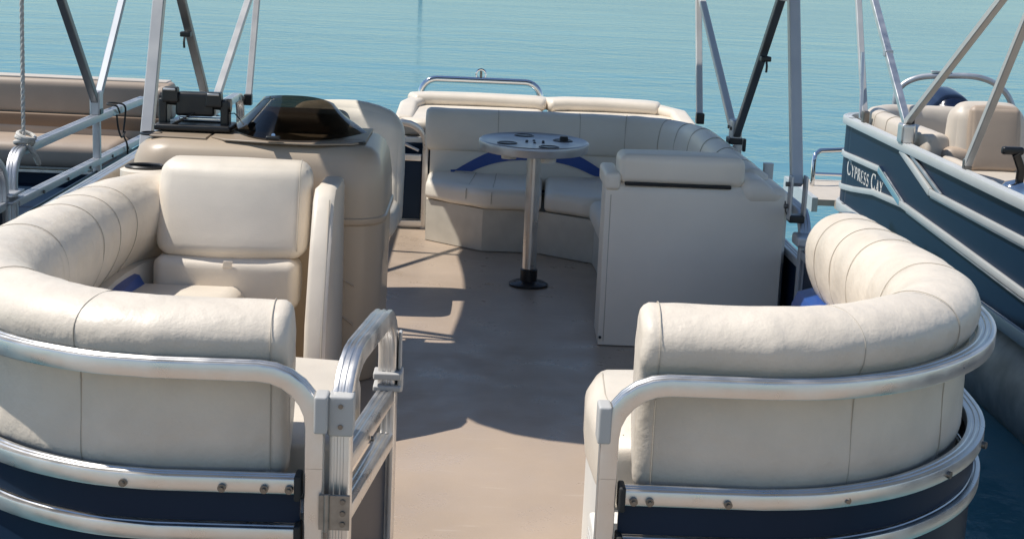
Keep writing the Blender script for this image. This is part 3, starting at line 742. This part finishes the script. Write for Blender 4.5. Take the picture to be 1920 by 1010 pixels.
# canopy cloth: cambered sheet, curved front edge, scalloped sides
g = G(); nx, ny = 24, 60
def edge(y):
    e = 1.262
    for a, b in ((5.05, 5.93), (5.93, 7.56), (7.56, 8.42)):
        if a <= y <= b: e -= .045*math.sin(math.pi*(y-a)/(b-a))
    return e
for sh in (0, -.004):
    for j in range(ny+1):
        for i in range(nx+1):
            s = -1+2*i/nx; a = abs(s)
            yf = 4.60+.10*a*a+.30*a**9; y = yf+(8.42-yf)*j/ny
            x = s*edge(y); g.v.append(V((x, y, 2.0+.10*(1-s*s)+sh)))
W_ = nx+1; K = W_*(ny+1)
for j in range(ny):
    for i in range(nx):
        q = (j*W_+i, j*W_+i+1, (j+1)*W_+i+1, (j+1)*W_+i); g.f.append(q); g.f.append(tuple(K+k for k in reversed(q)))
bd = [i for i in range(W_)]+[j*W_+nx for j in range(1, ny+1)]+[ny*W_+i for i in range(nx-1, -1, -1)]+[j*W_ for j in range(ny-1, 0, -1)]
for a_, b_ in zip(bd, bd[1:]+bd[:1]): g.f.append((b_, a_, a_+K, b_+K))
g.build('canopy', 'canvas', bi)

# ------------------------------------------------------------------ right neighbour: navy boat with chevron trim
XR = 2.40
nb = thing('pontoon_boat', 'dark blue pontoon boat with silver chevron trim and white lettering moored on the right', 'boat', (3.5, 6.5, 0))
# hull side outline in plan: straight, then curving round the stern corner
def side_pts(y0, off=0): return [V((XR+off, y0, 0)), V((XR+off, 8.7, 0)), V((XR+off, 9.40, 0)), V((XR+.02+off, 9.60, 0)), V((XR+.13, 9.76-off, 0)), V((XR+.40, 9.80-off, 0))]
def along(y0, z, off=0): return [p+V((0, 0, z)) for p in spline(side_pts(y0, off), 6)]
G().sweep(along(2.6, .275), [(-.004, -.26), (.004, -.26), (.004, .26), (-.004, .26)]).build('side_panel', 'navy2', nb)
G().sweep(along(2.6, .555), rail_prof(.055, .05)).build('top_rail', 'alu_light', nb)
G().sweep(along(2.6, .0), rail_prof(.05, .06)).build('bottom_rail', 'alu_light', nb)
TR = rr(.03, .034, .004, 2)
def trim(pts, name='trim', m='alu_light', s=(.02, .034)):
    return G().sweep([V((XR-.012, y, z)) for y, z in pts], rr(s[0], s[1], .003, 2), (0, 0, 1)).build(name, m, nb, angle=30)
low = [(2.6, .18), (6.2, .185), (7.1, .215), (8.1, .245)]
trim(low)
G().sweep([V((XR-.012, 8.1, .245)), V((XR-.012, 8.7, .215)), V((XR-.012, 9.2, .155)), V((XR-.008, 9.46, .130)), V((XR+.02, 9.64, .115)), V((XR+.13, 9.78, .10))], rr(.02, .034, .003, 2)).build('trim', 'alu_light', nb, angle=30)
G().sweep([V((XR+.13, 9.78, .325)), V((XR+.02, 9.64, .332)), V((XR-.008, 9.46, .338)), V((XR-.012, 9.2, .348)), V((XR-.012, 8.62, .365))], rr(.02, .034, .003, 2)).build('trim', 'alu_light', nb, angle=30)
trim([(8.62, .365), (8.13, .252)], 'chevron', 'chrome', (.022, .044))
trim([(8.52, .355), (8.06, .248)], 'chevron', 'alu_dull', (.012, .022))
trim([(8.22, .535), (7.62, .392)], 'chevron', 'alu_light', (.022, .040))
trim([(7.62, .392), (6.2, .40), (2.6, .41)])
trim([(8.02, .53), (7.44, .405)], 'chevron', 'alu_dull', (.012, .022))
trim([(7.6, .372), (6.2, .378), (2.6, .386)], 'trim', 'alu_dull', (.012, .012))
trim([(8.0, .222), (6.2, .158), (2.6, .152)], 'trim', 'alu_dull', (.012, .012))
G().sweep([(2.75, 2.3, -.2), (2.75, 2.7, -.32), (2.75, 3.2, -.36), (2.75, 9.9, -.36)], circ(.31, 20), scl=[.2, .75, 1, 1]).build('pontoon', 'tube', nb)
G().sweep([(4.35, 2.3, -.2), (4.35, 2.7, -.32), (4.35, 3.2, -.36), (4.35, 9.9, -.36)], circ(.31, 20), scl=[.2, .75, 1, 1]).build('pontoon', 'tube', nb)
G().box((XR+.02, 2.6, -.06), (4.75, 9.75, -.012)).build('deck', 'tan', nb, smooth=False)
G().box((2.30, 9.82, -.06), (4.7, 10.75, -.018)).build('stern_deck', 'beigev', nb, smooth=False)
G().box((2.28, 9.80, -.10), (2.32, 10.75, -.004)).build('deck_edge', 'alu_light', nb, smooth=False)
G().box((4.70, 2.6, .03), (4.71, 9.7, .53)).build('side_panel', 'navy2', nb, smooth=False)
G().sweep([(4.705, 2.6, .555), (4.705, 9.7, .555)], rail_prof(.05, .05)).build('top_rail', 'alu_light', nb)
G().box((2.82, 9.79, .03), (4.7, 9.80, .53)).build('stern_panel', 'navy2', nb, smooth=False)
# stern deck hand rail
G().tube([(2.42, 10.45, -.015), (2.42, 10.45, .15), (2.43, 10.47, .20), (2.47, 10.5, .225), (2.7, 10.6, .228), (3.0, 10.7, .228)], .018, 10).build('hand_rail', 'chrome', nb)
G().tube([(2.46, 10.7, .03), (3.1, 10.7, .03)], .012, 8).build('hand_rail', 'chrome', nb)
# lettering
def letters(text, y0, z0, h):
    def rib(a, b, w0, w1=None):
        a, b = V(a), V(b); d = (b-a); n = V((-d.y, d.x)).normalized(); w1 = w0 if w1 is None else w1
        return [a+n*w0/2, b+n*w1/2, b-n*w1/2, a-n*w0/2]
    def arc(cx, cy, rx, ry, a0, a1, wmin, wmax, n=12):
        out = []
        for i in range(n):
            A, B = (math.radians(a0+(a1-a0)*k/n) for k in (i, i+1))
            wd = wmin+(wmax-wmin)*abs(math.cos((A+B)/2))
            out.append(rib((cx+rx*math.cos(A), cy+ry*math.sin(A)), (cx+rx*math.cos(B), cy+ry*math.sin(B)), wd))
        return out
    K, T, SF = .15, .055, .05
    def serif(x, y, w_=.26): return [rib((x-w_/2, y), (x+w_/2, y), SF)]
    gl = {
        'C': (.78, arc(.42, .5, .36, .48, 48, 312, T, K, 16)+[rib((.68, .70), (.70, .99), .05), rib((.68, .30), (.70, .08), .05)]),
        'Y': (.76, [rib((.10, 1), (.38, .48), K), rib((.68, 1), (.38, .48), T), rib((.38, .5), (.38, 0), K)]+serif(.12, .98)+serif(.66, .98, .22)+serif(.38, .02)),
        'P': (.66, [rib((.15, 0), (.15, 1), K)]+arc(.28, .74, .28, .25, -90, 90, T, K, 10)+[rib((.15, .99), (.28, .99), T), rib((.15, .49), (.28, .49), T)]+serif(.15, .02)+serif(.1, .98, .2)),
        'R': (.74, [rib((.15, 0), (.15, 1), K)]+arc(.28, .75, .26, .24, -90, 90, T, K, 10)+[rib((.15, .99), (.28, .99), T), rib((.15, .51), (.28, .51), T), rib((.33, .5), (.66, 0), K)]+serif(.15, .02)+serif(.1, .98, .2)+serif(.66, .02, .18)),
        'E': (.64, [rib((.15, 0), (.15, 1), K), rib((.1, .98), (.56, .98), T), rib((.15, .5), (.45, .5), T), rib((.1, .02), (.58, .02), T), rib((.56, .98), (.56, .80), .05), rib((.58, .02), (.58, .22), .05), rib((.45, .40), (.45, .60), .05)]),
        'S': (.58, arc(.28, .75, .20, .22, 40, 250, K*.8, T*1.4, 10)+arc(.28, .25, .22, .23, -140, 70, K*.8, T*1.4, 10)+[rib((.20, .56), (.36, .44), K), rib((.46, .80), (.46, .98), .05), rib((.09, .20), (.09, .02), .05)]),
        'A': (.76, [rib((.12, 0), (.40, 1), T), rib((.36, 1), (.62, 0), K), rib((.24, .34), (.54, .34), T)]+serif(.12, .02, .22)+serif(.62, .02, .26)),
        ' ': (.35, [])}
    y = y0
    for ch in text:
        g = G()
        hh = h if ch.isupper() else h*.74; wd, quads = gl[ch.upper()]; wd *= 1.28
        for q in quads:
            b = len(g.v)
            for p in q: g.v.append(V((XR-.0055, y-p.x*hh*1.28, z0+p.y*hh)))
            for p in q: g.v.append(V((XR-.0040, y-p.x*hh*1.28, z0+p.y*hh)))
            g.f += [(b, b+1, b+2, b+3), (b+7, b+6, b+5, b+4)]+[(b+i, b+(i+1) % 4, b+4+(i+1) % 4, b+4+i) for i in range(4)]
        y -= wd*hh+.012
        if g.v: g.build('letter', 'white', nb, smooth=False, label='white serif capital %s on the navy side' % ch.upper())
letters('Cypress Cay', 9.40, .222, .098)
# neighbour furniture
rc = thing('neighbour_couch', 'beige vinyl corner couch at the stern of the dark blue boat on the right', 'couch', (2.7, 9.2, 0))
cp = [V((p[0], p[1], 0)) for p in spline([(2.54, 8.05), (2.53, 8.6), (2.53, 9.1), (2.56, 9.4), (2.70, 9.60), (2.9, 9.64), (3.12, 9.64)], 7)]
CP = [(p.x, p.y) for p in spline([(.05, .40), (.07, .55), (.05, .63), (0, .655), (-.05, .645), (-.07, .60), (-.07, .40)], 4, True)]
ids = [nearest(cp, *q) for q in ((2.53, 8.85), (2.53, 9.1), (2.62, 9.5), (3.0, 9.64))]
cb = G().sweep(cp, CP, rnd=.03, scl=[1-.03*math.exp(-(min((cp[i]-cp[j]).length for j in ids)/.03)**2) for i in range(len(cp))]).jitter(.004, 8).build('backrest', 'beigev', rc, angle=80)
for j in ids[:2]: seam(cp, CP, j, r=.003).build('seam', 'thread', cb)
G().prism([(2.60, 8.0), (2.95, 8.0), (2.95, 9.1), (3.15, 9.15), (3.15, 9.58), (2.60, 9.58)], .0, .40, .04).build('seat', 'beigev', rc)
G().rbox((2.72, 8.02, .48), (.34, .16, .22), .05).build('arm_rest', 'tanv', rc, angle=80)
ch = thing('captain_chair', 'beige captain chair with headrest in the dark blue boat on the right', 'chair', (2.85, 7.9, 0))
G().rbox((2.80, 8.05, .58), (.42, .17, .48), .085, 5, 7, .015, lambda q: (q.x*(1-.25*max(0, q.z)), q.y+.18*q.z+.25*q.x*q.x, q.z)).build('backrest', 'beigev', ch, angle=80)
G().rbox((2.81, 7.965, .645), (.27, .06, .34), .028, 5, 5, .01, lambda q: (q.x, q.y+.18*q.z, q.z)).build('back_pad', 'tanv', ch, angle=80)
G().rbox((2.82, 7.75, .40), (.46, .46, .14), .06, puff=.012).build('seat', 'beigev', ch, angle=80)
G().cyl((2.82, 7.8, -.01), (0, 0, 1), .05, .35).build('pedestal', 'alu_dull', ch)
for x in (2.56, 3.08): G().rbox((x, 7.78, .52), (.07, .34, .06), .028).build('arm_rest', 'beigev', ch, angle=80)
mo = thing('outboard_motor', 'dark blue outboard motor cowling at the stern of the boat on the right', 'motor', (3.35, 10.4, 0))
G().rbox((3.31, 10.40, .505), (.30, .50, .36), .12, 6, 6, .02, lambda q: (q.x*(1-.25*max(0, q.z)), q.y, q.z+.12*q.y)).build('cowling', 'motor', mo, angle=80)
G().rbox((3.31, 10.142, .58), (.18, .02, .02), .008).build('decal', 'alu_dull', mo)
G().rbox((3.33, 10.4, .15), (.18, .25, .55), .05).build('leg', 'black', mo)
ar = thing('tow_arch', 'grey tow arch bar around the motor of the dark blue boat on the right', 'tow bar', (3.35, 10.3, 0))
G().tube(spline([(2.90, 10.25, .0), (2.90, 10.25, .60), (2.93, 10.25, .72), (3.05, 10.25, .79), (3.25, 10.25, .81), (3.45, 10.25, .81), (3.60, 10.25, .76), (3.70, 10.25, .66), (3.74, 10.25, .5), (3.74, 10.25, .0)], 6), .021, 12).build('bar', 'alu_dull', ar)
G().rbox((3.2, 10.25, .835), (.14, .03, .012), .004).build('bracket', 'alu_dull', ar)
th = thing('throttle_control', 'black throttle lever on a chrome base beside the beige captain chair', 'throttle', (2.75, 7.3, 0))
G().lathe((2.70, 7.28, .455), [(.075, 0), (.070, .03), (.05, .055), (.001, .07)], 24).build('chrome_base', 'chrome', th)
G().sweep([(2.72, 7.28, .48), (2.715, 7.26, .58), (2.67, 7.23, .66)], rr(.04, .03, .01, 3), (0, 1, 0)).build('lever', 'black', th)
G().rbox((2.655, 7.24, .672), (.11, .04, .04), .014).build('grip', 'black', th)
G().rbox((2.74, 7.2, .22), (.24, .44, .46), .03).build('side_box', 'beigev', th)
bn = thing('bimini_top', 'silver bimini frame poles rising from the dark blue boat on the right', 'bimini', (2.4, 8, .55))
def npole(a, b, m='alu_pole', s=.034, name='pole'): return G().sweep([a, b], rr(s, s, .003, 1), (1, 0, 0)).build(name, m, bn, smooth=False)
npole((XR+.02, 9.17, .58), (XR+.02, 9.85, 1.72), 'alu_pole', .036, 'rear_post')
npole((XR+.0, 9.20, .60), (XR+.0, 9.30, 1.0), 'alu', .022, 'rear_brace')
q = npole((XR+.0, 8.20, .68), (XR+.0, 9.62, 1.65), 'alu', .040)
G().rbox((XR, 8.72, 1.035), (.05, .05, .04), .006).build('pole_clip', 'alu_dull', q)
npole((XR+.0, 8.22, .68), (XR+.0, 6.55, 1.60), 'alu_pole', .036)
npole((XR+.02, 7.19, .60), (XR+.02, 6.40, 1.60), 'alu_pole', .036)
G().rbox((XR, 8.2, .63), (.075, .10, .11), .012).build('deck_mount', 'alu', bn)
G().rbox((XR+.01, 8.2, .69), (.05, .06, .05), .008).build('mount_clamp', 'black', bn)
G().rbox((XR+.02, 7.19, .60), (.04, .04, .06), .008).build('post_foot', 'steel', bn)
G().rbox((XR+.02, 9.17, .61), (.04, .05, .08), .008).build('post_foot', 'steel', bn)
G().sweep([(XR+.0, 6.4, 1.6), (XR+1.1, 6.4, 1.75), (4.7, 6.4, 1.6)], rr(.03, .03, .004, 2)).build('cross_bow', 'alu_pole', bn)
G().sweep([(XR+.0, 9.75, 1.68), (XR+1.1, 9.75, 1.83), (4.7, 9.75, 1.68)], rr(.03, .03, .004, 2)).build('cross_bow', 'alu_pole', bn)

# ------------------------------------------------------------------ left neighbour
XL = -1.90
lb_ = thing('pontoon_boat', 'older pontoon boat with tan stern couch behind an open two-rail fence on the left', 'boat', (-3, 7.5, 0))
G().box((-4.3, 3.0, -.08), (XL+.03, 9.9, -.03)).build('deck', 'navy', lb_, smooth=False)
for x in (-2.3, -3.9): G().sweep([(x, 2.8, -.25), (x, 3.2, -.36), (x, 9.8, -.38)], circ(.30, 18), scl=[.4, 1, 1]).build('pontoon', 'tube', lb_)
G().sweep([(XL, 6.12, .0), (XL, 6.12, .50)]+[(XL, 6.12+.12*(1-math.cos(math.radians(a))), .50+.12*math.sin(math.radians(a))) for a in (20, 40, 60, 75, 90)]+[(XL, 7.5, .615), (XL, 8.58, .60)], RP, (0, -1, 0)).build('top_rail', 'alu_dull', lb_)
G().sweep([(XL, 6.16, .415), (XL, 9.8, .365)], RS).build('middle_rail', 'alu_dull', lb_)
G().box((XL-.004, 6.16, .02), (XL+.004, 9.8, .35)).build('fence_panel', 'navy', lb_, smooth=False)
G().sweep([(XL, 3.2, .62), (XL, 5.88, .62)]+[(XL, 5.88+.12*math.sin(math.radians(a)), .62-.12*(1-math.cos(math.radians(a)))) for a in (20, 40, 60, 75, 90)]+[(XL, 6.0, .0)], RP).build('top_rail', 'alu_dull', lb_)
G().sweep([(XL, 3.2, .43), (XL, 5.98, .43)], RS).build('middle_rail', 'alu_dull', lb_)
G().box((XL-.004, 3.2, .02), (XL+.004, 5.98, .41)).build('fence_panel', 'navy', lb_, smooth=False)
for z in (.44, .47): G().rbox((XL+.01, 6.07, z), (.07, .16, .014), .004).build('gate_bracket', 'alu_dull', lb_)
G().sweep([(XL, 7.52, .0), (XL, 7.52, .62)], rr(.036, .036, .004, 2), (0, 1, 0)).build('fence_post', 'alu_dull', lb_, angle=30)
for y in (6.5, 6.9, 7.3, 7.75, 8.1): G().cyl((XL+.02, y, .405-.012*(y-6.5)), (1, 0, 0), .008, .008, 10).build('bolt', 'steel', lb_)
G().box((-4.2, 9.78, .0), (XL, 9.83, .03), .005).build('bottom_rail', 'alu', lb_)
lc_ = thing('neighbour_couch', 'long tan couch with brown stripe at the stern of the boat on the left', 'couch', (-3, 9.6, 0))
G().sweep([(-4.25, 9.72, .475), (-3.0, 9.72, .475), (-1.98, 9.70, .475)], rr(.17, .24, .05, 5), rnd=.03).jitter(.005, 5).build('backrest', 'tanv', lc_, angle=80)
G().sweep([(-4.25, 9.735, .592), (-3.0, 9.735, .594), (-1.99, 9.72, .592)], rr(.14, .022, .009, 4), rnd=.008).build('back_piping', 'beigev', lc_, angle=80)
G().sweep([(-4.25, 9.655, .322), (-2.02, 9.64, .322)], rr(.07, .10, .012, 3)).build('brown_stripe', 'brown', lc_)
G().sweep([(-4.25, 9.66, .265), (-2.04, 9.65, .255)], rr(.09, .09, .02, 3)).build('lower_back', 'tanv', lc_)
G().sweep([(-4.25, 9.42, .165), (-3.0, 9.42, .165), (-2.26, 9.42, .165)], rr(.50, .16, .06, 5), rnd=.05).jitter(.004, 5).build('seat', 'tanv', lc_, angle=80)
G().box((-4.25, 9.26, .04), (-2.2, 9.30, .062), .004).build('seat_trim', 'alu', lc_)
G().box((-4.25, 9.28, -.03), (-2.2, 9.62, .04)).build('seat_base', 'navy', lc_, smooth=False)
G().rbox((-1.985, 9.55, .52), (.10, .20, .12), .04).build('corner_pad', 'tanv', lc_, angle=80)
bl = thing('bimini_top', 'dull bimini poles meeting in a V on the rail of the left boat', 'bimini', (XL, 7.5, .62))
def lpole(a, b, m, s=.032): return G().sweep([a, b], rr(s, s, .003, 1), (1, 0, 0)).build('pole', m, bl, smooth=False)
lpole((XL, 7.50, .70), (XL, 6.55, 1.55), 'alu_dark', .036)
lpole((XL, 7.54, .70), (XL, 8.52, 1.55), 'alu_mid', .034)
G().rbox((XL, 7.52, .69), (.05, .08, .12), .008).build('deck_mount', 'alu_dull', bl)
G().rbox((XL, 7.52, .648), (.056, .07, .03), .006).build('mount_clamp', 'black', bl)
G().sweep([(XL, 6.5, 1.6), (-3, 6.5, 1.75), (-4.2, 6.5, 1.6)], rr(.03, .03, .004, 2)).build('cross_bow', 'alu_dull', bl)
G().sweep([(XL, 8.57, 1.6), (-3, 8.57, 1.75), (-4.2, 8.57, 1.6)], rr(.03, .03, .004, 2)).build('cross_bow', 'alu_dull', bl)
# rope tied to the left boat's fence
rp = thing('mooring_rope', 'pale rope hanging down and knotted round the loop of the left fence', 'rope', (XL, 6.29, .62))
for k in range(3):
    pts = []
    for i in range(140):
        z = .66+(2.3-.66)*i/139; a = z*80+k*2.094; pts.append((XL+.0045*math.cos(a), 6.30+.04*(z-.66)+.0045*math.sin(a), z))
    G().tube(pts, .0052, 6).build('strand', 'rope', rp)
g = G()
for k in range(3):
    g2 = [V((XL+.034*math.cos(a)+.006*k, 6.30+.036*math.sin(a), .645+.016*k-.012*math.sin(a+k))) for a in [2*math.pi*i/18 for i in range(19)]]
    g.tube(g2, .0095, 8)
g.build('knot', 'rope', rp)
G().tube(spline([(XL+.02, 6.28, .64), (XL+.045, 6.30, .60), (XL+.05, 6.34, .555), (XL+.03, 6.36, .58)], 6), .011, 8).build('rope_tail', 'rope', rp)
cd = thing('bungee_cord', 'thin black cord looped over the upper rail of the left boat', 'cord', (XL, 7.95, .4))
G().tube(spline([(XL+.03, 7.88, .60), (XL+.034, 7.80, .645), (XL-.02, 7.82, .65), (XL-.03, 7.95, .645), (XL+.032, 7.98, .63), (XL+.034, 7.98, .56), (XL+.03, 7.96, .48), (XL+.034, 8.02, .42), (XL+.03, 8.05, .36)], 6), .005, 6).build('loop', 'rubber', cd)
G().tube(spline([(XL+.034, 7.80, .60), (XL+.036, 7.82, .53), (XL+.034, 7.90, .47), (XL+.036, 7.97, .49)], 6), .005, 6).build('loop', 'rubber', cd)

# ------------------------------------------------------------------ unseen post added far out, for the dark reflection streak on the water
cm = thing('reflection_post', 'thin dark reflection at the top of the water, from an added post out of frame', 'post', (-2.6, 67, ZW))
G().tube([(-2.6, 67, ZW-.5), (-2.6, 67, .15)], .09, 12).build('pile', 'rubber', cm)
G().lathe((-2.6, 67, .15), [(.12, 0), (.12, .04), (.001, .12)], 12).build('cap', 'rubber', cm)
